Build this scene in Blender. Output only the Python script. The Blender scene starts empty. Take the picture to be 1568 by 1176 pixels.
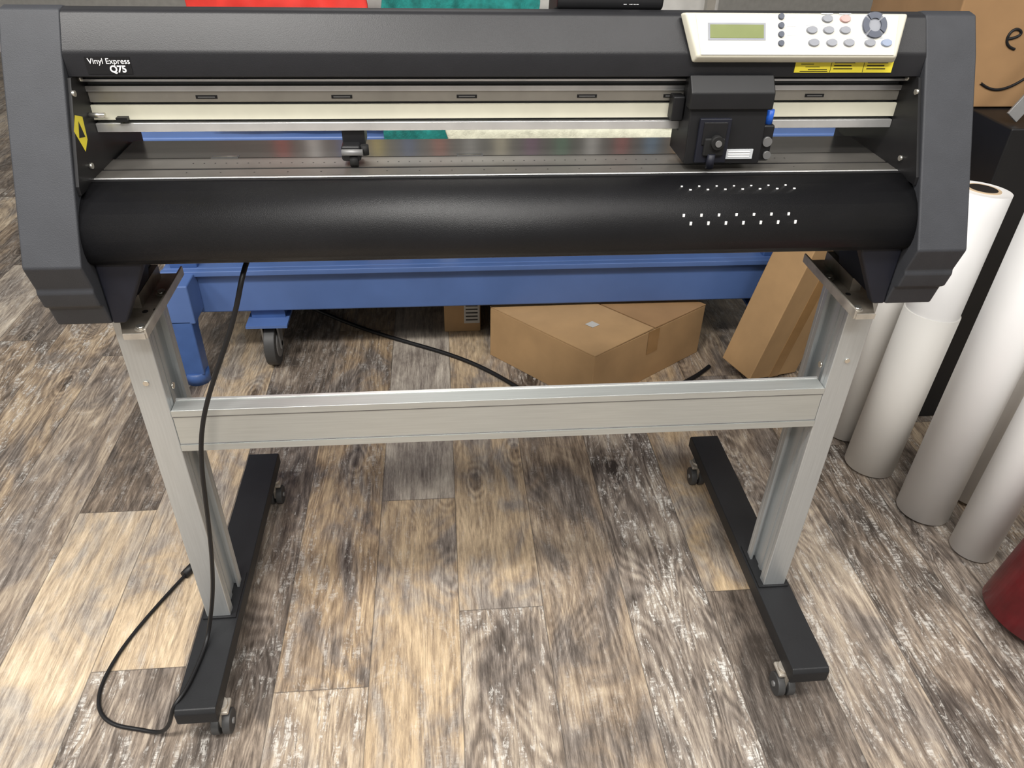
import bpy, bmesh, math, random
from mathutils import Vector, Matrix
random.seed(7)
scene=bpy.context.scene
try:
    scene.view_settings.view_transform='Standard'
except Exception: pass
COL=bpy.context.collection

# ------------------------------------------------------------ materials
def mat(name,col,rough=.5,metal=0.,var=.08,scale=30.,bump=0.,bscale=400.,spec=.5,coat=0.,emis=None,stretch=(1,1,1)):
    m=bpy.data.materials.new(name);m.use_nodes=True
    nt=m.node_tree;b=nt.nodes['Principled BSDF']
    tc=nt.nodes.new('ShaderNodeTexCoord');mp=nt.nodes.new('ShaderNodeMapping')
    mp.inputs['Scale'].default_value=stretch
    nt.links.new(tc.outputs['Object'],mp.inputs[0])
    n=nt.nodes.new('ShaderNodeTexNoise');n.inputs['Scale'].default_value=scale;n.inputs['Detail'].default_value=4
    nt.links.new(mp.outputs[0],n.inputs['Vector'])
    r=nt.nodes.new('ShaderNodeValToRGB')
    r.color_ramp.elements[0].position=.3;r.color_ramp.elements[1].position=.7
    r.color_ramp.elements[0].color=tuple(max(0,c*(1-var)) for c in col)+(1,)
    r.color_ramp.elements[1].color=tuple(min(1,c*(1+var)) for c in col)+(1,)
    nt.links.new(n.outputs[0],r.inputs[0]);nt.links.new(r.outputs[0],b.inputs['Base Color'])
    b.inputs['Roughness'].default_value=rough;b.inputs['Metallic'].default_value=metal
    b.inputs['Specular IOR Level'].default_value=spec
    if coat: b.inputs['Coat Weight'].default_value=coat
    if bump:
        n2=nt.nodes.new('ShaderNodeTexNoise');n2.inputs['Scale'].default_value=bscale
        nt.links.new(mp.outputs[0],n2.inputs['Vector'])
        bp=nt.nodes.new('ShaderNodeBump');bp.inputs['Strength'].default_value=bump;bp.inputs['Distance'].default_value=.001
        nt.links.new(n2.outputs[0],bp.inputs['Height']);nt.links.new(bp.outputs[0],b.inputs['Normal'])
    if emis:
        b.inputs['Emission Color'].default_value=(*emis[0],1);b.inputs['Emission Strength'].default_value=emis[1]
    return m
M={}
M['cap']=mat('cap_charcoal_plastic',(.035,.037,.043),.55,bump=.25,bscale=900,spec=.35)
M['capdark']=mat('cap_dark_plastic',(.009,.010,.017),.5,spec=.35)
M['cover']=mat('cover_black_paint',(.015,.015,.017),.40,bump=.15,bscale=900,spec=.35)
M['drum']=mat('drum_black_paint',(.006,.006,.007),.38,bump=.3,bscale=1100,var=.3,scale=8,spec=.34)
M['black']=mat('black_plastic',(.009,.009,.010),.45,spec=.35)
M['blackm']=mat('black_rubber',(.010,.010,.010),.7,spec=.3)
M['footbar']=mat('foot_bar_black_paint',(.012,.0125,.014),.5,bump=.2,spec=.4)
M['alu']=mat('brushed_aluminium',(.55,.575,.585),.42,metal=.7,var=.05,scale=20,stretch=(20,20,.6))
M['alux']=mat('brushed_aluminium_bar',(.54,.56,.545),.40,metal=.7,var=.05,scale=20,stretch=(.6,20,20))
M['groove']=mat('aluminium_groove',(.20,.20,.20),.5,metal=.5)
M['alub']=mat('bright_aluminium',(.75,.75,.74),.3,metal=.7)
M['steel']=mat('zinc_steel',(.50,.46,.40),.42,metal=.55,var=.2,scale=40)
M['steeld']=mat('dull_steel',(.30,.265,.22),.42,metal=.5,var=.3,scale=40)
M['screw']=mat('screw_steel',(.7,.68,.62),.25,metal=.9)
M['deck']=mat('platen_metal',(.40,.385,.36),.18,metal=.9,var=.1,scale=6,stretch=(1,8,1))
M['deck2']=mat('platen_strip',(.36,.34,.31),.28,metal=.8)
M['rail']=mat('rail_aluminium',(.36,.34,.30),.38,metal=.6)
M['belt']=mat('cream_belt',(.76,.74,.60),.6,var=.04)
M['panel']=mat('panel_cream',(.55,.53,.44),.5,var=.03)
M['panelin']=mat('panel_membrane',(.62,.61,.55),.5,var=.02)
M['lcd']=mat('lcd_green',(.17,.20,.07),.25)
M['btn']=mat('button_grey',(.25,.26,.29),.5)
M['btnd']=mat('button_slate',(.07,.08,.11),.5)
M['btnp']=mat('button_pink',(.50,.31,.29),.5)
M['btnb']=mat('button_blue',(.25,.30,.41),.5)
M['yellow']=mat('yellow_label',(.85,.72,.05),.5)
M['white']=mat('white_print',(.85,.85,.85),.5)
M['labelw']=mat('paper_label',(.5,.49,.46),.6)
M['grey']=mat('grey_label',(.5,.52,.54),.4)
M['blueknob']=mat('blue_knob',(.02,.12,.6),.35)
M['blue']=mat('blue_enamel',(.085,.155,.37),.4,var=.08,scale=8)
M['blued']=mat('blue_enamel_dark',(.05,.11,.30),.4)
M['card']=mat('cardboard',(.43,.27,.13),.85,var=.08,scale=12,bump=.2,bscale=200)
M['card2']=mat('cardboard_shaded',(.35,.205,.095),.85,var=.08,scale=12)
M['tape']=mat('packing_tape',(.36,.21,.09),.25)
M['vinyl']=mat('white_vinyl',(.86,.855,.85),.42,var=.02,scale=4)
M['vinyl2']=mat('white_paper_wrap',(.84,.82,.78),.6,var=.03,scale=4)
M['core']=mat('roll_core',(.55,.42,.28),.8)
M['red']=mat('red_vinyl',(.22,.012,.02),.3,var=.25,scale=25,bump=.4,bscale=40)
M['redcl']=mat('red_fabric',(.6,.03,.02),.8,bump=.3,bscale=60)
M['teal']=mat('teal_towel',(.01,.17,.155),.95,var=.35,scale=60,bump=1,bscale=250)
M['wcl']=mat('cream_towel',(.62,.62,.5),.95,var=.15,scale=60,bump=1,bscale=250)
M['wall']=mat('wall_paint',(.5,.49,.46),.8)
M['wheel']=mat('caster_rubber',(.05,.05,.05),.5)
M['hub']=mat('caster_hub',(.3,.3,.3),.4,metal=.5)

# ------------------------------------------------------------ mesh helpers
def newobj(name,bm,m,parent=None,smooth=False,bevel=0,seg=2):
    me=bpy.data.meshes.new(name);bmesh.ops.recalc_face_normals(bm,faces=bm.faces);bm.to_mesh(me);bm.free()
    o=bpy.data.objects.new(name,me);COL.objects.link(o)
    if isinstance(m,(list,tuple)):
        for x in m: me.materials.append(x)
    else: me.materials.append(m)
    if smooth:
        for p in me.polygons:p.use_smooth=True
    if bevel:
        md=o.modifiers.new('bev','BEVEL');md.width=bevel;md.segments=seg;md.limit_method='ANGLE';md.angle_limit=math.radians(35)
        for p in me.polygons:p.use_smooth=True
        w=o.modifiers.new('wn','WEIGHTED_NORMAL');w.keep_sharp=True
    if parent is not None:o.parent=parent
    return o
def empty(name,loc=(0,0,0)):
    e=bpy.data.objects.new(name,None);e.empty_display_size=.1;COL.objects.link(e)
    return e
def box(name,x0,x1,y0,y1,z0,z1,m,parent=None,bevel=0,rot=None):
    bm=bmesh.new()
    vs=[bm.verts.new((x,y,z)) for z in(z0,z1) for y in(y0,y1) for x in(x0,x1)]
    for f in[(0,1,3,2),(4,5,7,6),(0,1,5,4),(2,3,7,6),(0,2,6,4),(1,3,7,5)]:bm.faces.new([vs[i] for i in f])
    return newobj(name,bm,m,parent,bevel=bevel)
def prismx(name,prof,x0,x1,m,parent=None,bevel=0,smooth=False):
    bm=bmesh.new()
    a=[bm.verts.new((x0,y,z)) for y,z in prof];b=[bm.verts.new((x1,y,z)) for y,z in prof]
    n=len(prof);bm.faces.new(a);bm.faces.new(b[::-1])
    for i in range(n):bm.faces.new([a[i],a[(i+1)%n],b[(i+1)%n],b[i]])
    o=newobj(name,bm,m,parent,bevel=bevel)
    if smooth:
        for p in o.data.polygons:p.use_smooth=len(p.vertices)==4
    return o
def prismy(name,prof,y0,y1,m,parent=None,bevel=0):
    bm=bmesh.new()
    a=[bm.verts.new((x,y0,z)) for x,z in prof];b=[bm.verts.new((x,y1,z)) for x,z in prof]
    n=len(prof);bm.faces.new(a);bm.faces.new(b[::-1])
    for i in range(n):bm.faces.new([a[i],a[(i+1)%n],b[(i+1)%n],b[i]])
    return newobj(name,bm,m,parent,bevel=bevel)
def prismz(name,prof,z0,z1,m,parent=None,bevel=0):
    bm=bmesh.new()
    a=[bm.verts.new((x,y,z0)) for x,y in prof];b=[bm.verts.new((x,y,z1)) for x,y in prof]
    n=len(prof);bm.faces.new(a);bm.faces.new(b[::-1])
    for i in range(n):bm.faces.new([a[i],a[(i+1)%n],b[(i+1)%n],b[i]])
    return newobj(name,bm,m,parent,bevel=bevel)
def cyl(name,p0,p1,r,m,parent=None,seg=32,r2=None,bevel=0):
    p0=Vector(p0);p1=Vector(p1);d=p1-p0;L=d.length
    bm=bmesh.new();bmesh.ops.create_cone(bm,cap_ends=True,segments=seg,radius1=r,radius2=r if r2 is None else r2,depth=L)
    q=d.to_track_quat('Z','Y').to_matrix().to_4x4();q.translation=(p0+p1)/2
    bmesh.ops.transform(bm,matrix=q,verts=bm.verts)
    o=newobj(name,bm,m,parent,bevel=bevel)
    for p in o.data.polygons:p.use_smooth=len(p.vertices)==4
    return o
def tube(name,pts,r,m,parent=None):
    cu=bpy.data.curves.new(name,'CURVE');cu.dimensions='3D';cu.bevel_depth=r;cu.bevel_resolution=3
    s=cu.splines.new('NURBS');s.points.add(len(pts)-1)
    for i,p in enumerate(pts):s.points[i].co=(*p,1)
    s.use_endpoint_u=True;s.order_u=4;s.resolution_u=8
    cu.materials.append(m);o=bpy.data.objects.new(name,cu);COL.objects.link(o)
    if parent:o.parent=parent
    return o
def text(name,body,size,M4,m,parent=None,bold=False):
    cu=bpy.data.curves.new(name,'FONT');cu.body=body;cu.size=size;cu.extrude=.0002;cu.materials.append(m)
    if bold: cu.offset=.0003
    o=bpy.data.objects.new(name,cu);COL.objects.link(o);o.matrix_world=M4
    if parent:o.parent=parent
    return o
def frame(o,ex,ey):
    ex=Vector(ex).normalized();ey=Vector(ey).normalized();ez=ex.cross(ey)
    m=Matrix((ex,ey,ez)).transposed().to_4x4();m.translation=Vector(o);return m

# ------------------------------------------------------------ floor
def floor():
    W=.165;L=1.22
    joints={0:.055,-1:.372,-2:-.098,3:.067,-5:.377,-4:-.033,1:-.62,2:.80,4:-.40,-3:.62,-6:-.2,5:.5}
    # (tone, contrast, warmth) for known planks, keyed by (row, plank idx above joint>=0 / below <0)
    known={(0,0):(.60,.15,.85),(0,-1):(.46,.75,.35),(-1,0):(.62,.0,.05),(-1,-1):(.57,.25,.9),(-2,0):(.48,.45,.95),(-2,-1):(.52,.75,.6),
           (1,0):(.44,.2,.6),(1,-1):(.42,.4,.45),(2,-1):(.42,1.0,.2),(2,0):(.34,.4,.3),(3,0):(.62,.2,1.),(3,-1):(.28,.15,.25),
           (-5,-1):(.68,.15,.7),(-5,0):(.30,.25,.45),(-4,-1):(.42,.8,.3),(-4,0):(.63,.2,.8),(-3,-1):(.36,.5,.35),(-6,-1):(.60,.3,.6),(4,0):(.48,.7,.35),(4,-1):(.50,.8,.3),(-3,0):(.32,.35,.3)}
    bm=bmesh.new();uv=bm.loops.layers.uv.new('UVMap');ca=bm.loops.layers.float_color.new('plank')
    cb=bm.loops.layers.float_color.new('seed')
    for k in range(-24,24):
        x0=-.083+W*k;x1=x0+W
        j=joints.get(k,random.uniform(0,L))
        for i in range(-3,5):
            y0=j+i*L;y1=y0+L
            t,c,w=known.get((k,i),(random.uniform(.32,.64),random.uniform(.2,.9),random.uniform(.15,.85)))
            s=(random.random(),random.random(),random.random(),1)
            vs=[bm.verts.new(p) for p in((x0,y0,0),(x1,y0,0),(x1,y1,0),(x0,y1,0))]
            f=bm.faces.new(vs)
            for lp,u in zip(f.loops,((0,0),(W,0),(W,L),(0,L))):
                lp[uv].uv=u;lp[ca]=(t,c,w,1);lp[cb]=s
    me=bpy.data.meshes.new('floor');bm.to_mesh(me);bm.free()
    o=bpy.data.objects.new('floor',me);COL.objects.link(o)
    m=bpy.data.materials.new('weathered_plank_vinyl');m.use_nodes=True;nt=m.node_tree;b=nt.nodes['Principled BSDF'];N=nt.nodes.new;Lk=nt.links.new
    uvn=N('ShaderNodeUVMap');uvn.uv_map='UVMap'
    a1=N('ShaderNodeAttribute');a1.attribute_name='plank';a2=N('ShaderNodeAttribute');a2.attribute_name='seed'
    sp=N('ShaderNodeSeparateColor');Lk(a1.outputs['Color'],sp.inputs[0]);tone,con,warm=sp.outputs
    off=N('ShaderNodeVectorMath');off.operation='SCALE';off.inputs['Scale'].default_value=37.;Lk(a2.outputs['Color'],off.inputs[0])
    add=N('ShaderNodeVectorMath');add.operation='ADD';Lk(uvn.outputs[0],add.inputs[0]);Lk(off.outputs[0],add.inputs[1])
    def mapped(sx,sy):
        mp=N('ShaderNodeMapping');mp.inputs['Scale'].default_value=(sx,sy,1);Lk(add.outputs[0],mp.inputs[0]);return mp.outputs[0]
    def noise(sx,sy,detail=6,rough=.6,dist=0.):
        n=N('ShaderNodeTexNoise');n.inputs['Scale'].default_value=1;n.inputs['Detail'].default_value=detail;n.inputs['Roughness'].default_value=rough;n.inputs['Distortion'].default_value=dist
        Lk(mapped(sx,sy),n.inputs['Vector']);return n.outputs[0]
    def math_(op,a,b_=None,c_=None,clamp=False):
        n=N('ShaderNodeMath');n.operation=op;n.use_clamp=clamp
        for i,v in enumerate((a,b_,c_)):
            if v is None:continue
            if isinstance(v,(int,float)):n.inputs[i].default_value=v
            else:Lk(v,n.inputs[i])
        return n.outputs[0]
    def ss(v,lo,hi):
        n=N('ShaderNodeMapRange');n.interpolation_type='SMOOTHSTEP';n.inputs[1].default_value=lo;n.inputs[2].default_value=hi;Lk(v,n.inputs[0]);return n.outputs[0]
    blot=noise(9,4.5,5,.6,.8);streak=noise(85,6,9,.8,.3);fine=noise(420,28,6,.8);saw=noise(80,15,9,.85,.9)
    hatch=noise(60,190,3,.6)
    knot=noise(13,4.2,5,.65,1.5)
    cath=math_('SINE',math_('MULTIPLY',noise(8,1.4,2,.4,.5),170.))
    v=math_('ADD',tone,math_('MULTIPLY',math_('SUBTRACT',blot,.5),.95))
    v=math_('ADD',v,math_('MULTIPLY',math_('SUBTRACT',streak,.5),1.2))
    v=math_('ADD',v,math_('MULTIPLY',math_('SUBTRACT',fine,.5),.7))
    v=math_('ADD',v,math_('MULTIPLY',cath,math_('MULTIPLY_ADD',con,.06,.03)))
    # sparse knots
    vo=N('ShaderNodeTexVoronoi');vo.inputs['Scale'].default_value=1;vo.inputs['Randomness'].default_value=1.;Lk(mapped(7,3.2),vo.inputs['Vector'])
    kd=math_('ADD',vo.outputs['Distance'],math_('MULTIPLY',math_('SUBTRACT',knot,.5),.12))
    km=math_('SUBTRACT',1.,ss(kd,.04,.15));v=math_('SUBTRACT',v,math_('MULTIPLY',km,.34))
    ring=math_('MULTIPLY',math_('SINE',math_('MULTIPLY',kd,95.)),math_('SUBTRACT',1.,ss(kd,.12,.36)));v=math_('ADD',v,math_('MULTIPLY',ring,.09))
    cr=N('ShaderNodeValToRGB');e=cr.color_ramp.elements
    e[0].position=.08;e[0].color=(.050,.040,.033,1);e[1].position=.95;e[1].color=(.70,.65,.57,1)
    for p,c in((.30,(.130,.108,.092)),(.48,(.255,.218,.188)),(.64,(.405,.358,.305)),(.80,(.555,.50,.425))):
        x=e.new(p);x.color=(*c,1)
    Lk(v,cr.inputs[0])
    wm=N('ShaderNodeMix');wm.data_type='RGBA';wm.blend_type='MULTIPLY';Lk(cr.outputs[0],wm.inputs[6]);wm.inputs[7].default_value=(1.10,.92,.68,1)
    Lk(math_('MULTIPLY',warm,ss(blot,.36,.56)),wm.inputs[0])
    sc_=math_('MULTIPLY',ss(saw,.51,.56),ss(knot,.46,.54))
    sc_=math_('MULTIPLY',sc_,math_('MULTIPLY_ADD',ss(hatch,.42,.54),.75,.25))
    sc_=math_('MULTIPLY',sc_,math_('MULTIPLY_ADD',con,.9,.03))
    mw=N('ShaderNodeMix');mw.data_type='RGBA';Lk(sc_,mw.inputs[0]);Lk(wm.outputs[2],mw.inputs[6]);mw.inputs[7].default_value=(.72,.695,.645,1)
    dk=math_('MULTIPLY',ss(noise(130,9,9,.85,1.0),.55,.60),math_('MULTIPLY_ADD',con,.5,.22))
    md=N('ShaderNodeMix');md.data_type='RGBA';Lk(dk,md.inputs[0]);Lk(mw.outputs[2],md.inputs[6]);md.inputs[7].default_value=(.06,.048,.04,1)
    sx=N('ShaderNodeSeparateXYZ');Lk(uvn.outputs[0],sx.inputs[0])
    dx=math_('MINIMUM',sx.outputs[0],math_('SUBTRACT',W,sx.outputs[0]));dy=math_('MINIMUM',sx.outputs[1],math_('SUBTRACT',L,sx.outputs[1]))
    seam=math_('SUBTRACT',1.,ss(math_('MINIMUM',dx,dy),.0005,.0015))
    ms=N('ShaderNodeMix');ms.data_type='RGBA';Lk(math_('MULTIPLY',seam,.6),ms.inputs[0]);Lk(md.outputs[2],ms.inputs[6]);ms.inputs[7].default_value=(.05,.042,.035,1)
    Lk(ms.outputs[2],b.inputs['Base Color'])
    Lk(math_('MULTIPLY_ADD',streak,.2,.32),b.inputs['Roughness'])
    bp=N('ShaderNodeBump');bp.inputs['Strength'].default_value=.3;bp.inputs['Distance'].default_value=.001;Lk(math_('SUBTRACT',fine,seam),bp.inputs['Height']);Lk(bp.outputs[0],b.inputs['Normal'])
    me.materials.append(m)
floor()
box('wall_back',-3.9,3.9,4.9,5.0,0,2.9,M['wall'])
box('wall_right',3.8,3.9,-3.5,4.9,0,2.9,M['wall'])
box('wall_left',-3.95,-3.85,-3.5,4.9,0,2.9,M['wall'])
box('baseboard_back',-3.85,3.8,4.88,4.9,0,.1,M['white'])

# ------------------------------------------------------------ vinyl cutter
VC=empty('vinyl_cutter')
XI,XO=.507,.573
capprof=[(.062,1.066),(.036,1.026),(-.077,.816),(-.066,.783),(-.068,.778),(-.062,.757),(-.054,.752),(-.046,.723),(.19,.723),(.21,.76),(.21,1.035),(.075,1.068)]
for s,n in((-1,'left'),(1,'right')):
    x0,x1=sorted((s*XI,s*XO))
    prismx('side_cap_'+n,capprof,x0,x1,M['cap'],VC,bevel=.004)
    e_=XI-.0005
    prismy('end_housing_'+n,[(s*e_,.812),(s*.450,.812),(s*.453,.797),(s*.490,.7235),(s*e_,.7235)],-.047,-.030,M['capdark'],VC,bevel=.003)
    prismx('end_housing_rear_'+n,[(-.031,.80),(-.031,.7235),(.08,.7235),(.12,.80)],*sorted((s*.499,s*e_)),M['capdark'],VC)
    prismx('inner_cheek_'+n,[(.03,1.0),(-.03,.895),(-.03,.885),(.19,.885),(.19,1.0)],*sorted((s*(XI-.004),s*(XI-.0003))),M['black'],VC)
    for (yy,zz) in((.022,.985),(.012,.905),(.05,.995)):
        cyl('cheek_screw',(s*(XI-.004),yy,zz),(s*(XI-.0075),yy,zz),.0035,M['screw'],VC,seg=12)
# top cover
prismx('top_cover',[(.038,.999),(.034,1.0),(.034,1.024),(.037,1.029),(.058,1.062),(.063,1.0655),(.075,1.067),(.205,1.035),(.205,.999)],-XI,XI,M['cover'],VC,bevel=.001)
# rail assembly
RX=XI-.004
box('rail_upper_lip',-RX,RX,.058,.13,.9885,.9985,M['black'],VC)
box('rail_silver_line',-RX,RX,.055,.058,.990,.9925,M['alub'],VC)
box('rail_body',-RX,RX,.07,.128,.932,.9885,M['groove'],VC)
box('rail_upper_strip',-RX,RX,.062,.070,.9645,.9835,M['rail'],VC,bevel=.0008)
box('rail_upper_highlight',-RX,RX,.060,.063,.9775,.9835,M['alub'],VC)
box('drive_belt',-RX,RX,.060,.064,.9445,.9615,M['belt'],VC)
box('rail_lower_strip',-RX,RX,.059,.070,.930,.9405,M['alub'],VC,bevel=.0008)
for x in(-.367,-.207,-.055,.095,.205,.39):
    box('rail_slot_frame',x-.0125,x+.0125,.0612,.062,.9685,.9725,M['black'],VC)
    box('rail_slot_bar',x-.010,x+.010,.0608,.0612,.9698,.9712,M['groove'],VC)
box('belt_stop',-.475,-.462,.052,.062,.944,.949,M['black'],VC)
cyl('belt_pin',(-.505,.05,.953),(-.485,.05,.953),.003,M['screw'],VC,seg=12)
# platen
box('platen_base',-XI,XI,.012,.156,.865,.887,M['black'],VC)
box('platen_rear_plate',-.50,XI-.002,.084,.154,.887,.889,M['deck'],VC)
box('platen_mid_plate',-.505,XI-.002,.046,.0815,.887,.889,M['deck2'],VC)
box('platen_cut_strip',-.505,XI-.002,.0415,.0445,.887,.8885,M['black'],VC)
box('platen_front_plate',-.505,XI-.002,.018,.0405,.887,.889,M['deck2'],VC)
box('platen_edge_highlight',-.505,XI-.002,.0115,.0155,.886,.8893,M['alub'],VC,bevel=.0008)
for x in(-.366,-.051,.27):
    box('grit_roller_slot',x-.017,x+.017,.082,.093,.8889,.8894,M['groove'],VC)
    cyl('grit_roller',(x-.015,.0875,.8845),(x+.015,.0875,.8845),.0055,M['rail'],VC,seg=16)
bm=bmesh.new()
for i in range(58):
    x=-.40+i*.0135
    for yy in ((.063,) if i%3 else (.063,.03)):
        if .2<x<.33 or (-.22<x<-.18): continue
        mm=Matrix.Translation((x,yy,.8891));bmesh.ops.create_circle(bm,cap_ends=True,segments=8,radius=.0011,matrix=mm)
newobj('vacuum_holes',bm,M['black'],VC)
# drum / front apron
ctrl=[(.012,.8885),(-.004,.888),(-.018,.884),(-.032,.877),(-.044,.867),(-.053,.854),(-.0585,.839),(-.060,.826),(-.058,.815),(-.052,.8075),(-.042,.802),(-.025,.797),(.0,.793)]
prof=ctrl+[(.15,.793),(.15,.86),(.012,.86)]
prismx('front_apron',prof,-XI,XI,M['drum'],VC,smooth=True)
prismx('chassis_underside',[(.105,.7405),(.2,.7405),(.2,.795),(.105,.795)],-.497,.497,M['capdark'],VC)
box('rear_chassis',-.505,.505,.157,.2,.79,.87,M['capdark'],VC)
box('apron_gap',-.505,.505,.004,.0115,.8865,.8888,M['black'],VC)
def apy(z):
    for a,b in zip(ctrl,ctrl[1:]):
        if b[1]<=z<=a[1]: t=(a[1]-z)/(a[1]-b[1]+1e-9);return a[0]+(b[0]-a[0])*t
    return -.05
bm=bmesh.new()
def tick(x,z,w,h):
    y=apy(z);
    mm=Matrix.Translation((x,y-.0003,z))@Matrix.Diagonal((w,.0012,h,1));bmesh.ops.create_cube(bm,size=1,matrix=mm)
for i in range(7):
    x=.205+i*.0222
    tick(x,.8575,.0028,.0042);tick(x+.009,.849,.0028,.0042)
    tick(x+.002,.883,.0024,.0018);tick(x+.012,.8805,.003,.0018)
newobj('apron_vent_light',bm,M['white'],VC)  # white tabs imitate light showing through vent holes
# carriage
CG=VC
prismx('carriage_body',[(.030,1.000),(.022,.992),(.018,.965),(.014,.925),(.014,.899),(.085,.899),(.085,.93),(.057,.93),(.057,.9885),(.05,1.0)],.216,.314,M['black'],CG,bevel=.002)
prismx('carriage_hood',[(.030,1.004),(.014,.986),(.013,.966),(.033,.966),(.033,1.0)],.213,.318,M['black'],CG,bevel=.002)
box('tool_holder_frame',.228,.268,.009,.015,.902,.957,M['capdark'],CG,bevel=.0015)
box('tool_holder_recess',.233,.263,.0075,.010,.925,.953,M['black'],CG,bevel=.001)
box('tool_holder_mid',.236,.262,.004,.010,.912,.934,M['blackm'],CG,bevel=.002)
cyl('tool_knob',(.251,-.002,.930),(.251,.009,.930),.008,M['blackm'],CG,seg=24)
cyl('tool_knob_cap',(.251,-.004,.930),(.251,-.002,.930),.004,M['groove'],CG,seg=24)
cyl('tool_tip',(.247,.005,.897),(.247,.005,.915),.005,M['capdark'],CG,seg=20)
box('carriage_label',.268,.303,.0125,.0145,.906,.918,M['grey'],CG)
for i in range(3):
    box('carriage_label_text',.271,.299,.012,.0126,.9085+i*.003,.9095+i*.003,M['white'],CG)
box('carriage_side_clamp',.314,.330,.022,.055,.899,.945,M['black'],CG,bevel=.003)
cyl('blue_knob',(.322,.03,.945),(.322,.03,.962),.0055,M['blueknob'],CG,seg=20)
cyl('side_screw',(.322,.018,.925),(.322,.023,.925),.006,M['groove'],CG,seg=20)
cyl('side_screw_low',(.325,.018,.908),(.325,.023,.908),.005,M['groove'],CG,seg=20)
box('carriage_bracket',.20,.215,.04,.06,.945,.975,M['black'],CG,bevel=.002)
# pinch roller assembly
box('pinch_arm',-.212,-.184,.062,.10,.908,.932,M['black'],VC,bevel=.002)
box('pinch_body',-.213,-.189,.045,.09,.896,.915,M['black'],VC,bevel=.003)
cyl('pinch_wheel',(-.203,.048,.8965),(-.193,.048,.8965),.0075,M['blackm'],VC,seg=24)
cyl('pinch_screw',(-.212,.043,.908),(-.186,.043,.908),.004,M['groove'],VC,seg=16)
cyl('pinch_lever',(-.184,.05,.903),(-.184,.05,.915),.005,M['blackm'],VC,seg=16)
# labels
box('caution_label',.343,.467,.0332,.034,1.005,1.0205,M['yellow'],VC)
bm=bmesh.new()
def ink(x0,x1,z0,z1):bmesh.ops.create_cube(bm,size=1,matrix=Matrix.Translation(((x0+x1)/2,.0331,(z0+z1)/2))@Matrix.Diagonal((x1-x0,.0004,z1-z0,1)))
for i,(a,b_) in enumerate(((.348,.360),(.350,.366),(.356,.374),(.360,.384))): ink(a,b_,1.0178-i*.0032,1.0184-i*.0032)
for k,x0 in enumerate((.392,.434)):
    for i in range(3):
        ink(x0,x0+(.026,.022,.024)[i],1.0160-i*.0035,1.0172-i*.0035)
ink(.388,.3885,1.0055,1.02);ink(.4295,.430,1.0055,1.02);ink(.350,.385,1.0062,1.0068)
newobj('caution_label_print',bm,M['black'],VC)
box('name_plate',-.484,-.435,.0334,.034,1.0035,1.022,M['black'],VC)
text('name_text','Vinyl Express',.0085,frame((-.481,.0331,1.0145),(1,0,0),(0,0,1)),M['white'],VC)
text('name_text_q','Q75',.010,frame((-.459,.0331,1.0055),(1,0,0),(0,0,1)),M['white'],VC,bold=True)
# triangular warning label on left inner cheek
bm=bmesh.new();vs=[bm.verts.new((-XI+.0043,y,z)) for y,z in((-.002,.950),(.012,.964),(.030,.957),(.026,.932),(.012,.922))];bm.faces.new(vs)
newobj('warning_sticker',bm,M['yellow'],VC)
bm=bmesh.new();vs=[bm.verts.new((-XI+.0046,y,z)) for y,z in((.006,.940),(.016,.956),(.022,.936))];bm.faces.new(vs)
newobj('warning_sticker_symbol',bm,M['black'],VC)
# control panel -- local frame on slope
P0=Vector((0,.0275,1.0235));EU=Vector((0,.024,.041)).normalized();EN=Vector((0,-.863,.505)).normalized()
def loc(x,s,n):return P0+Vector((x,0,0))+EU*s+EN*n
def panelprism(name,poly,n0,n1,m,bevel=0,inset=0):
    bm=bmesh.new();cx=sum(p[0] for p in poly)/len(poly);cy=sum(p[1] for p in poly)/len(poly)
    a=[bm.verts.new(loc(x,s,n0)) for x,s in poly]
    b=[bm.verts.new(loc(x+(inset if x<cx else -inset),s+(inset if s<cy else -inset),n1)) for x,s in poly]
    n=len(poly);bm.faces.new(a);bm.faces.new(b[::-1])
    for i in range(n):bm.faces.new([a[i],a[(i+1)%n],b[(i+1)%n],b[i]])
    return newobj(name,bm,m,VC,bevel=bevel)
panelprism('control_panel',[(.211,-.006),(.464,-.006),(.478,.052),(.197,.052)],-.003,.009,M['panel'],bevel=.003,inset=.004)
panelprism('control_panel_membrane',[(.219,.000),(.456,.000),(.462,.046),(.213,.046)],.009,.0097,M['panelin'],bevel=.0003)
def px(p):return .348+(p-1230)*.00082
def ps(y):
    y=y+6-(y-28)*.08
    return (1.066-(y-24)*.00068-1.0235)/.863
panelprism('lcd_bezel',[(px(1083),ps(62)),(px(1168),ps(62)),(px(1168),ps(35)),(px(1083),ps(35))],.0097,.0103,M['btn'])
panelprism('lcd_screen',[(px(1086),ps(59)),(px(1165),ps(59)),(px(1165),ps(38)),(px(1086),ps(38))],.0103,.0106,M['lcd'])
def pcyl(name,x,y,r,m,h=.0025,sx=1):
    c=loc(px(x),ps(y),.0097);bm=bmesh.new();bmesh.ops.create_cone(bm,cap_ends=True,segments=20,radius1=r,radius2=r*.85,depth=h)
    mm=frame(c+EN*h/2,(1,0,0),EU)@Matrix.Diagonal((sx,1,1,1));bmesh.ops.transform(bm,matrix=mm,verts=bm.verts);return newobj(name,bm,m,VC)
for y in(25,39,53,67):
    pcyl('mode_button',1191,y,.0038,M['btnd']);
    panelprism('mode_label',[(px(1200),ps(y+1.5)),(px(1213),ps(y+1.5)),(px(1213),ps(y-.5)),(px(1200),ps(y-.5))],.0097,.0099,M['grey'])
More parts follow.
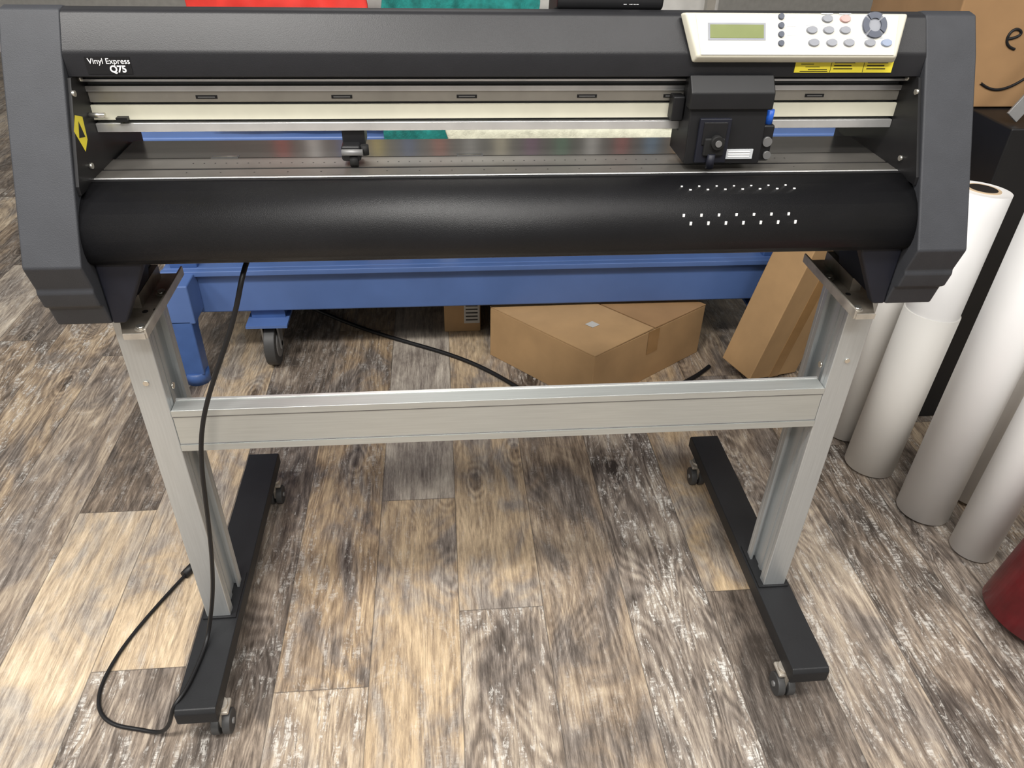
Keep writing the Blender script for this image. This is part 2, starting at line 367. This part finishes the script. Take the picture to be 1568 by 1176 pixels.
for x,y,mm in((1260,28,'btn'),(1287,28,'btnp'),(1237,46,'btn'),(1262,46,'btn'),(1287,46,'btn'),(1240,66,'btn'),(1267,66,'btn'),(1293,66,'btn'),(1325,66,'btn'),(1350,66,'btnb')):
    pcyl('key',x,y,.0046,M[mm],sx=1.55)
    panelprism('key_label',[(px(x-9),ps(y-7)),(px(x+9),ps(y-7)),(px(x+9),ps(y-9)),(px(x-9),ps(y-9))],.0097,.0099,M['grey'])
panelprism('panel_divider',[(px(1217),ps(72)),(px(1218),ps(72)),(px(1218),ps(20)),(px(1217),ps(20))],.0097,.0099,M['grey'])
pcyl('arrow_pad_base',1331,38,.0155,M['btn'],h=.001)
for a in range(4):
    bm=bmesh.new();c=loc(px(1331),ps(38),.0105);pts=[]
    a0=math.radians(a*90-38);a1=math.radians(a*90+38);n=8
    outer=[(math.cos(a0+(a1-a0)*i/n)*.0148,math.sin(a0+(a1-a0)*i/n)*.0148) for i in range(n+1)]
    inner=[(math.cos(a0+(a1-a0)*i/n)*.0078,math.sin(a0+(a1-a0)*i/n)*.0078) for i in range(n+1)]
    poly=outer+inner[::-1]
    lo=[bm.verts.new(c+Vector((x,0,0))+EU*y) for x,y in poly];hi=[bm.verts.new(c+Vector((x,0,0))+EU*y+EN*.0022) for x,y in poly]
    bm.faces.new(lo);bm.faces.new(hi[::-1])
    for i in range(len(poly)):bm.faces.new([lo[i],lo[(i+1)%len(poly)],hi[(i+1)%len(poly)],hi[i]])
    newobj('arrow_key',bm,M['btnd'],VC)

# ------------------------------------------------------------ stand
ST=empty('cutter_stand')
for s,n in((-1,'left'),(1,'right')):
    def bx(nm,xa,xb,*r,**k):
        x0,x1=sorted((s*xa,s*xb));return box(nm+'_'+n,x0,x1,*r,**k)
    bx('leg_front_flange',.489,.530,0,.010,.093,.700,M['alu'],ST,bevel=.0015)
    bx('leg_front_lip',.489,.493,.010,.018,.093,.700,M['alu'],ST)
    bx('leg_web',.498,.518,.010,.073,.093,.700,M['alu'],ST)
    bx('leg_web_rib',.4955,.499,.036,.047,.093,.700,M['alu'],ST)
    bx('leg_rear_flange',.486,.530,.073,.083,.093,.700,M['alu'],ST,bevel=.0015)
    bx('leg_rear_lip',.486,.490,.064,.073,.093,.700,M['alu'],ST)
    bx('leg_base_plate',.480,.536,-.004,.10,.090,.0935,M['footbar'],ST)
    xa,xb=.4765,.5415
    x0,x1=sorted((s*xa,s*xb))
    prismx('foot_bar_'+n,[(-.1835,.0585),(-.1835,.083),(-.178,.090),(.448,.090),(.453,.083),(.453,.0585)],x0,x1,M['footbar'],ST,bevel=.002)
    for yy in(-.150,.395):
        cx=s*.482
        cyl('caster_stem',(cx,yy,.050),(cx,yy,.060),.012,M['steel'],ST,seg=16)
        for d in(-.009,.009):
            cyl('caster_wheel',(cx+d-.0065,yy-.008,.021),(cx+d+.0065,yy-.008,.021),.021,M['wheel'],ST,seg=28,bevel=.002)
        cyl('caster_axle',(cx-.018,yy-.008,.021),(cx+.018,yy-.008,.021),.005,M['hub'],ST,seg=16)
        box('caster_fork',cx-.0028,cx+.0028,yy-.018,yy+.012,.018,.052,M['steel'],ST)
        box('caster_hood',cx-.014,cx+.014,yy-.014,yy+.016,.044,.052,M['steel'],ST,bevel=.003)
    poly=[(s*.500,-.046),(s*.472,-.046),(s*.472,.132),(s*.545,.132),(s*.545,.003),(s*.520,.003)]
    prismz('top_bracket_'+n,poly,.700,.7025,M['steeld'],ST)
    x0,x1=sorted((s*.4695,s*.4725));box('top_bracket_rim_'+n,x0,x1,-.046,.132,.700,.714,M['steel'],ST,bevel=.0008)
    x0,x1=sorted((s*.472,s*.499));box('top_bracket_front_lip_'+n,x0,x1,-.0475,-.0455,.700,.708,M['steel'],ST)
    x0,x1=sorted((s*.4985,s*.5145));box('top_bracket_block_'+n,x0,x1,.03,.12,.7025,.7228,M['steeld'],ST)
    for yy in(-.025,.07):
        cyl('bracket_screw',(s*.484,yy,.7025),(s*.484,yy,.7075),.0052,M['screw'],ST,seg=16)
        cyl('bracket_washer',(s*.484,yy,.7025),(s*.484,yy,.7035),.008,M['steel'],ST,seg=20)
    cyl('bracket_hole',(s*.492,.02,.7025),(s*.492,.02,.7028),.004,M['black'],ST,seg=16)
    cyl('bracket_hole',(s*.480,.025,.7025),(s*.480,.025,.7028),.003,M['black'],ST,seg=16)
    cyl('leg_bolt',(s*.510,0,.60),(s*.510,-.002,.60),.004,M['screw'],ST,seg=16)
    cyl('crossbar_bolt',(s*.4885,.028,.575),(s*.4855,.028,.575),.005,M['screw'],ST,seg=16)
CX=.4885
box('crossbar',-CX,CX,.000,.030,.4755,.5495,M['alux'],ST,bevel=.001)
for z,h in((.5375,.0012),(.4875,.0012)):
    box('crossbar_groove',-CX,CX,-.0006,.0002,z,z+h,M['groove'],ST)
box('crossbar_rib',-CX,CX,-.0012,.0,.5395,.5495,M['alux'],ST)
box('crossbar_rib_low',-CX,CX,-.0012,.0,.4755,.4865,M['alux'],ST)
box('crossbar_top_lip',-CX,CX,.026,.030,.5495,.551,M['alub'],ST)

# ------------------------------------------------------------ power cord
PC=empty('power_cord')
tube('cord',[(-.335,.02,.795),(-.343,-.02,.780),(-.350,-.03,.75),(-.376,-.03,.685),(-.429,-.03,.58),(-.455,-.03,.487),(-.467,-.03,.354),(-.489,-.03,.203),(-.512,-.035,.12),(-.517,-.051,.0945),(-.522,-.100,.0945),(-.53,-.15,.0945),(-.545,-.172,.092),(-.556,-.172,.05),(-.58,-.168,.008),(-.622,-.152,.0045),(-.665,-.145,.0045),(-.702,-.118,.0045),(-.716,-.07,.0045),(-.708,-.01,.0045),(-.69,.05,.0045),(-.66,.12,.0045),(-.625,.19,.006)],.0034,M['black'],PC)
cyl('plug',(-.632,.175,.009),(-.612,.215,.009),.0085,M['black'],PC)
cyl('plug_tail',(-.612,.215,.009),(-.596,.245,.009),.0045,M['black'],PC)
FC=empty('floor_cable')
tube('cable',[(-.62,1.35,.006),(-.50,1.25,.006),(-.33,1.10,.006),(-.061,.965,.006),(.08,.82,.006),(.18,.68,.006),(.35,.66,.006),(.48,.74,.006),(.60,.80,.006),(.66,.86,.006)],.006,M['black'],FC)

# ------------------------------------------------------------ blue work table + embroidery machine behind
WT=empty('work_table')
XR=.86
box('lower_beam',-.82,XR,.95,1.02,.172,.305,M['blue'],WT,bevel=.006)
box('lower_beam_ledge',-.82,XR,.93,.95,.290,.305,M['blue'],WT,bevel=.002)
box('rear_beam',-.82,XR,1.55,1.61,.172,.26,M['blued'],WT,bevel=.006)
box('light_block_panel',-.82,XR,1.61,1.625,.02,.63,M['capdark'],WT)  # added panel, blocks back light so the floor under the table stays dark
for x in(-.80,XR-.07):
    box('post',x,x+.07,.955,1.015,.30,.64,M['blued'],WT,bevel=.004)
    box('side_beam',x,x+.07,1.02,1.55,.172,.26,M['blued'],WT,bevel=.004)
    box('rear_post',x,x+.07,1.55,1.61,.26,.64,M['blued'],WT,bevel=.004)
box('table_front_rail',-.86,.90,.90,.96,.58,.66,M['blue'],WT,bevel=.005)
box('table_top',-.86,.90,.96,1.65,.63,.66,M['blue'],WT,bevel=.005)
box('shelf',-.80,XR,1.02,1.60,.262,.28,M['capdark'],WT)
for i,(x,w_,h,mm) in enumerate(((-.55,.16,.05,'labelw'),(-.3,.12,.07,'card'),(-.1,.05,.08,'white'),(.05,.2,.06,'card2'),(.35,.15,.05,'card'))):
    box('shelf_item',x,x+w_,1.04,1.2,.28,.28+h,M[mm],WT,bevel=.002)
box('leveling_leg',-.80,-.735,.86,.95,.19,.30,M['blue'],WT,bevel=.004)
box('leveling_post',-.80,-.745,.86,.91,.03,.20,M['blued'],WT,bevel=.004)
cyl('leveling_foot',(-.772,.885,0),(-.772,.885,.035),.032,M['blued'],WT,seg=24)
prismx('leg_gusset',[(.91,.19),(.95,.19),(.95,.175),(.91,.10)],-.79,-.755,M['blued'],WT)
def caster(cx,cy,r):
    cyl('big_caster_wheel',(cx-.015,cy,r),(cx+.015,cy,r),r,M['wheel'],WT,seg=36,bevel=.004)
    cyl('big_caster_hub',(cx-.018,cy,r),(cx+.018,cy,r),r*.62,M['hub'],WT,seg=28)
    cyl('big_caster_axle',(cx-.024,cy,r),(cx+.024,cy,r),.008,M['black'],WT,seg=16)
    for d in(-.024,.019): prismx('caster_fork',[(cy-.012,r-.012),(cy+.012,r-.012),(cy+.04,r*2+.014),(cy-.02,r*2+.014)],cx+d,cx+d+.005,M['hub'],WT)
    box('caster_plate',cx-.055,cx+.055,cy-.045,cy+.07,r*2+.012,r*2+.020,M['blue'],WT)
    box('caster_mount',cx-.045,cx+.045,cy,cy+.07,r*2+.020,.173,M['blued'],WT)
caster(-.575,.965,.062);caster(.84,1.01,.062);caster(-.59,1.50,.062);caster(.72,1.50,.062)
EM=empty('embroidery_machine')
ZT=.661
box('machine_arm',-.5,.6,1.15,1.5,ZT,1.0,M['blued'],EM,bevel=.02)
box('machine_head',-.5,.6,1.09,1.15,.78,.98,M['labelw'],EM,bevel=.01)
box('thread_rack',-.55,.58,1.0,1.06,1.10,1.115,M['rail'],EM)
for x in(-.53,.56):box('thread_rack_post',x-.01,x+.01,1.035,1.055,ZT,1.10,M['rail'],EM)
cols=[(.40,.08,.07),(.7,.7,.7),(.06,.13,.40),(.55,.45,.12),(.08,.14,.32),(.45,.14,.10),(.4,.4,.4),(.65,.6,.45),(.24,.10,.22),(.12,.28,.18),(.7,.7,.7),(.42,.12,.12),(.15,.28,.45),(.55,.32,.14)]
for i,c in enumerate(cols):
    x=-.48+i*.078;mc=mat('thread_%d'%i,c,.5,var=.1)
    cyl('thread_cone',(x,1.03,1.115),(x,1.03,1.225),.024,mc,EM,seg=20,r2=.014)

# cloths
def cloth(name,x0,x1,yprof,m,seed,amp=.012):
    bm=bmesh.new();nx=28;rows=[];rnd=random.Random(seed);ph=[rnd.uniform(0,6.28) for _ in range(6)]
    pts=[]
    for a,b in zip(yprof,yprof[1:]):
        for t in range(6):pts.append((a[0]+(b[0]-a[0])*t/6,a[1]+(b[1]-a[1])*t/6))
    pts.append(yprof[-1])
    for j,(y,z) in enumerate(pts):
        row=[]
        for i in range(nx+1):
            u=i/nx;x=x0+(x1-x0)*u+.008*math.sin(j*.7+ph[0])
            w=amp*(math.sin(u*17+ph[1]+j*.15)+.6*math.sin(u*31+ph[2]-j*.2)+.5*math.sin(j*.9+ph[3]+u*4))
            row.append(bm.verts.new((x,y-w*.7-.01,z+w*.6+.006)))
        rows.append(row)
    for j in range(len(rows)-1):
        for i in range(nx):bm.faces.new([rows[j][i],rows[j][i+1],rows[j+1][i+1],rows[j+1][i]])
    o=newobj(name,bm,m,smooth=True);md=o.modifiers.new('s','SOLIDIFY');md.thickness=.006;md.offset=1
    sb=o.modifiers.new('ss','SUBSURF');sb.levels=1;sb.render_levels=1
    return o
cloth('teal_towel',-.21,.13,[(.87,.60),(.87,.68),(.885,.80),(.90,.93),(.93,1.005),(.985,1.015)],M['teal'],1)
cloth('cream_towel',-.07,.46,[(.815,.60),(.815,.69),(.825,.712),(.85,.72)],M['wcl'],2,amp=.006)
cloth('red_cloth',-.62,-.24,[(.90,.69),(.90,.88),(.92,.975),(.94,1.005),(.98,1.015)],M['redcl'],3)

# label printer on cutter top
LP=empty('label_printer')
prismx('body',[(.085,1.0648),(.083,1.075),(.09,1.125),(.15,1.125),(.165,1.045)],.055,.185,M['black'],LP,bevel=.004)
box('lid',.065,.175,.095,.145,1.125,1.132,M['capdark'],LP,bevel=.002)
text('print','LABEL',.007,frame((.135,.0838,1.071),(1,0,0),(0,.1,1)),M['white'],LP)

# ------------------------------------------------------------ cardboard boxes
CB=empty('cardboard_box')
Nn,Ll,Rr=Vector((.285,.695,0)),Vector((.035,.966,0)),Vector((.65,.946,0));Bb=Ll+Rr-Nn;H=.158
def quadprism(name,pts,z0,z1,m,parent,bevel=.002):return prismz(name,[(p.x,p.y) for p in pts],z0,z1,m,parent,bevel)
quadprism('box_body',[Nn,Rr,Bb,Ll],0,H,M['card'],CB)
def flap(name,pts,m,parent,th=.003):
    bm=bmesh.new();lo=[bm.verts.new(p) for p in pts];hi=[bm.verts.new(Vector(p)+Vector((0,0,th))) for p in pts];n=len(pts)
    bm.faces.new(lo);bm.faces.new(hi[::-1])
    for i in range(n):bm.faces.new([lo[i],lo[(i+1)%n],hi[(i+1)%n],hi[i]])
    return newobj(name,bm,m,parent)
def onbox(u,v,z):
    p=Nn+(Rr-Nn)*u+(Ll-Nn)*v;return Vector((p.x,p.y,z))
flap('flap_left',[onbox(0,0,H+.001),onbox(.50,.0,H+.004),onbox(.50,1,H+.004),onbox(0,1,H+.001)],M['card'],CB)
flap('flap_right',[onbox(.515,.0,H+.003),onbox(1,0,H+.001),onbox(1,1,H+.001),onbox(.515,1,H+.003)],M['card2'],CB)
flap('sticker',[onbox(.24,.28,H+.0065),onbox(.30,.28,H+.0065),onbox(.30,.35,H+.0065),onbox(.24,.35,H+.0065)],M['labelw'],CB,.0004)
d=(Rr-Nn).normalized();nrm=Vector((d.y,-d.x,0))
bm=bmesh.new();q=[Nn+(Rr-Nn)*.46,Nn+(Rr-Nn)*.56]
vs=[bm.verts.new(q[0]+nrm*.001+Vector((0,0,H))),bm.verts.new(q[1]+nrm*.001+Vector((0,0,H))),bm.verts.new(q[1]+nrm*.001+Vector((0,0,.085))),bm.verts.new(q[0]+nrm*.001+Vector((0,0,.085)))]
bm.faces.new(vs);newobj('tape_strip',bm,M['tape'],CB)
C2=empty('cardboard_box')
box('box_body',-.095,.015,1.10,1.36,0,.19,M['card'],C2,bevel=.003)
box('shipping_label',-.035,.012,1.0985,1.0995,.03,.12,M['labelw'],C2)
for i in range(6):box('label_print',-.030,.006,1.098,1.0985,.04+i*.012,.044+i*.012,M['black'],C2)
box('tape_strip',-.06,-.045,1.10,1.36,.19,.1908,M['tape'],C2)
C3=empty('tall_cardboard_box')
o=box('box_body',0,.20,0,.11,0,.55,[M['card']],C3,bevel=.003)
o2=box('tape_strip',.08,.12,-.0008,0,.0,.55,M['tape'],C3)
mm=Matrix.Translation((.728,.735,.002))@Matrix.Rotation(math.radians(13),4,'Y')@Matrix.Rotation(math.radians(26),4,'Z')
for q in(o,o2):q.matrix_world=mm
zmin=min((mm@v.co).z for v in o.data.vertices)
for q in(o,o2):q.matrix_world=Matrix.Translation((0,0,-zmin+.001))@mm

# black cabinet and shipping box on it
BC=empty('black_cabinet')
box('carcass',1.10,1.75,.60,1.15,0,.76,M['black'],BC,bevel=.004)
box('door_gap',1.40,1.404,.5995,.60,.02,.74,M['blackm'],BC)
cyl('handle',(1.38,.585,.4),(1.38,.585,.55),.005,M['hub'],BC)
AB=empty('shipping_box')
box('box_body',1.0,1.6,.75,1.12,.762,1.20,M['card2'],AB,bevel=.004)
box('tape_strip',1.0,1.6,.749,.7505,1.05,1.065,M['tape'],AB)
tube('smile_print',[(1.10,.7495,.815),(1.13,.7495,.797),(1.17,.7495,.80),(1.21,.7495,.83),(1.23,.7495,.86)],.003,M['black'],AB)
tube('logo_print',[(1.15,.7495,.885),(1.125,.7495,.89),(1.12,.7495,.92),(1.145,.7495,.93),(1.16,.7495,.91),(1.125,.7495,.905)],.003,M['black'],AB)
SE=empty('metal_straightedge')
o=box('blade',-.015,.015,-.003,.003,0,.42,M['hub'],SE,bevel=.001)
o.matrix_world=Matrix.Translation((1.115,.635,.773))@Matrix.Rotation(math.radians(-13),4,'X')@Matrix.Rotation(math.radians(38),4,'Y')

# ------------------------------------------------------------ vinyl rolls
def roll(name,p0,p1,r,m,wrap=None,core=True):
    e=empty(name);p0=Vector(p0);p1=Vector(p1);d=(p1-p0).normalized()
    p0=p0+Vector((0,0,r*math.sqrt(max(0,1-d.z**2))+.001))
    cyl('roll_body',p0,p1,r,m,e,seg=64)
    if core:
        cyl('core_ring',p1-d*.004,p1+d*.0015,r*.62,M['core'],e,seg=40);cyl('core_hole',p1,p1+d*.002,r*.5,M['black'],e,seg=40)
    if wrap:
        cyl('paper_sleeve',p0,p0+d*wrap,r+.003,M['vinyl2'],e,seg=64)
    return e
roll('vinyl_roll',(.928,.422,0),(.968,.447,.69),.054,M['vinyl'],wrap=.42)
roll('vinyl_roll',(.978,.262,0),(1.018,.292,.80),.056,M['vinyl'])
roll('vinyl_roll',(1.022,.140,0),(1.062,.165,.70),.044,M['vinyl'])
roll('vinyl_roll',(1.115,.30,0),(1.16,.34,.72),.046,M['vinyl2'])
roll('vinyl_roll',(.918,.545,0),(.948,.57,.60),.04,M['vinyl2'])
roll('red_vinyl_roll',(1.02,-.05,0),(1.15,-.04,.62),.088,M['red'])

# ------------------------------------------------------------ lights
def area(name,loc_,sx,sy,p,col=(1,.97,.925),rot=(0,0,0)):
    l=bpy.data.lights.new(name,'AREA');l.shape='RECTANGLE';l.size=sx;l.size_y=sy;l.energy=p;l.color=col
    o=bpy.data.objects.new(name,l);COL.objects.link(o);o.location=loc_;o.rotation_euler=rot;return o
area('ceiling_light',(-1.3,-.75,2.75),.35,.3,28)
area('ceiling_light',(-.62,-.75,2.75),.35,.3,30)
area('ceiling_light',(.75,-.85,2.75),1.3,.35,22)
area('ceiling_light',(-.1,-1.95,2.75),1.6,.4,72)
area('ceiling_light',(-.2,3.2,2.75),1.2,.6,10)
area('ceiling_light',(-2.5,-1.0,2.75),.6,1.0,44)  # added side fill, brightens the floor on the left
area('ceiling_light',(2.3,-1.1,2.75),.6,1.0,28)  # added side fill from the right
w=bpy.data.worlds.new('world');scene.world=w;w.use_nodes=True
w.node_tree.nodes['Background'].inputs[0].default_value=(.99,.98,.97,1);w.node_tree.nodes['Background'].inputs[1].default_value=.30

# ------------------------------------------------------------ camera
psi,th,ro=.1015,.6144,.0250
F=Vector((math.sin(psi)*math.cos(th),math.cos(psi)*math.cos(th),-math.sin(th)));R0=Vector((math.cos(psi),-math.sin(psi),0));U0=R0.cross(F)
R=R0*math.cos(ro)+U0*math.sin(ro);U=-R0*math.sin(ro)+U0*math.cos(ro)
cd=bpy.data.cameras.new('camera');co=bpy.data.objects.new('camera',cd);COL.objects.link(co)
m=Matrix((R,U,-F)).transposed().to_4x4();m.translation=Vector((-.0899,-.9183,1.2284));co.matrix_world=m
cd.sensor_width=36;cd.lens=36*1177.07/1568;cd.clip_start=.01
scene.camera=co
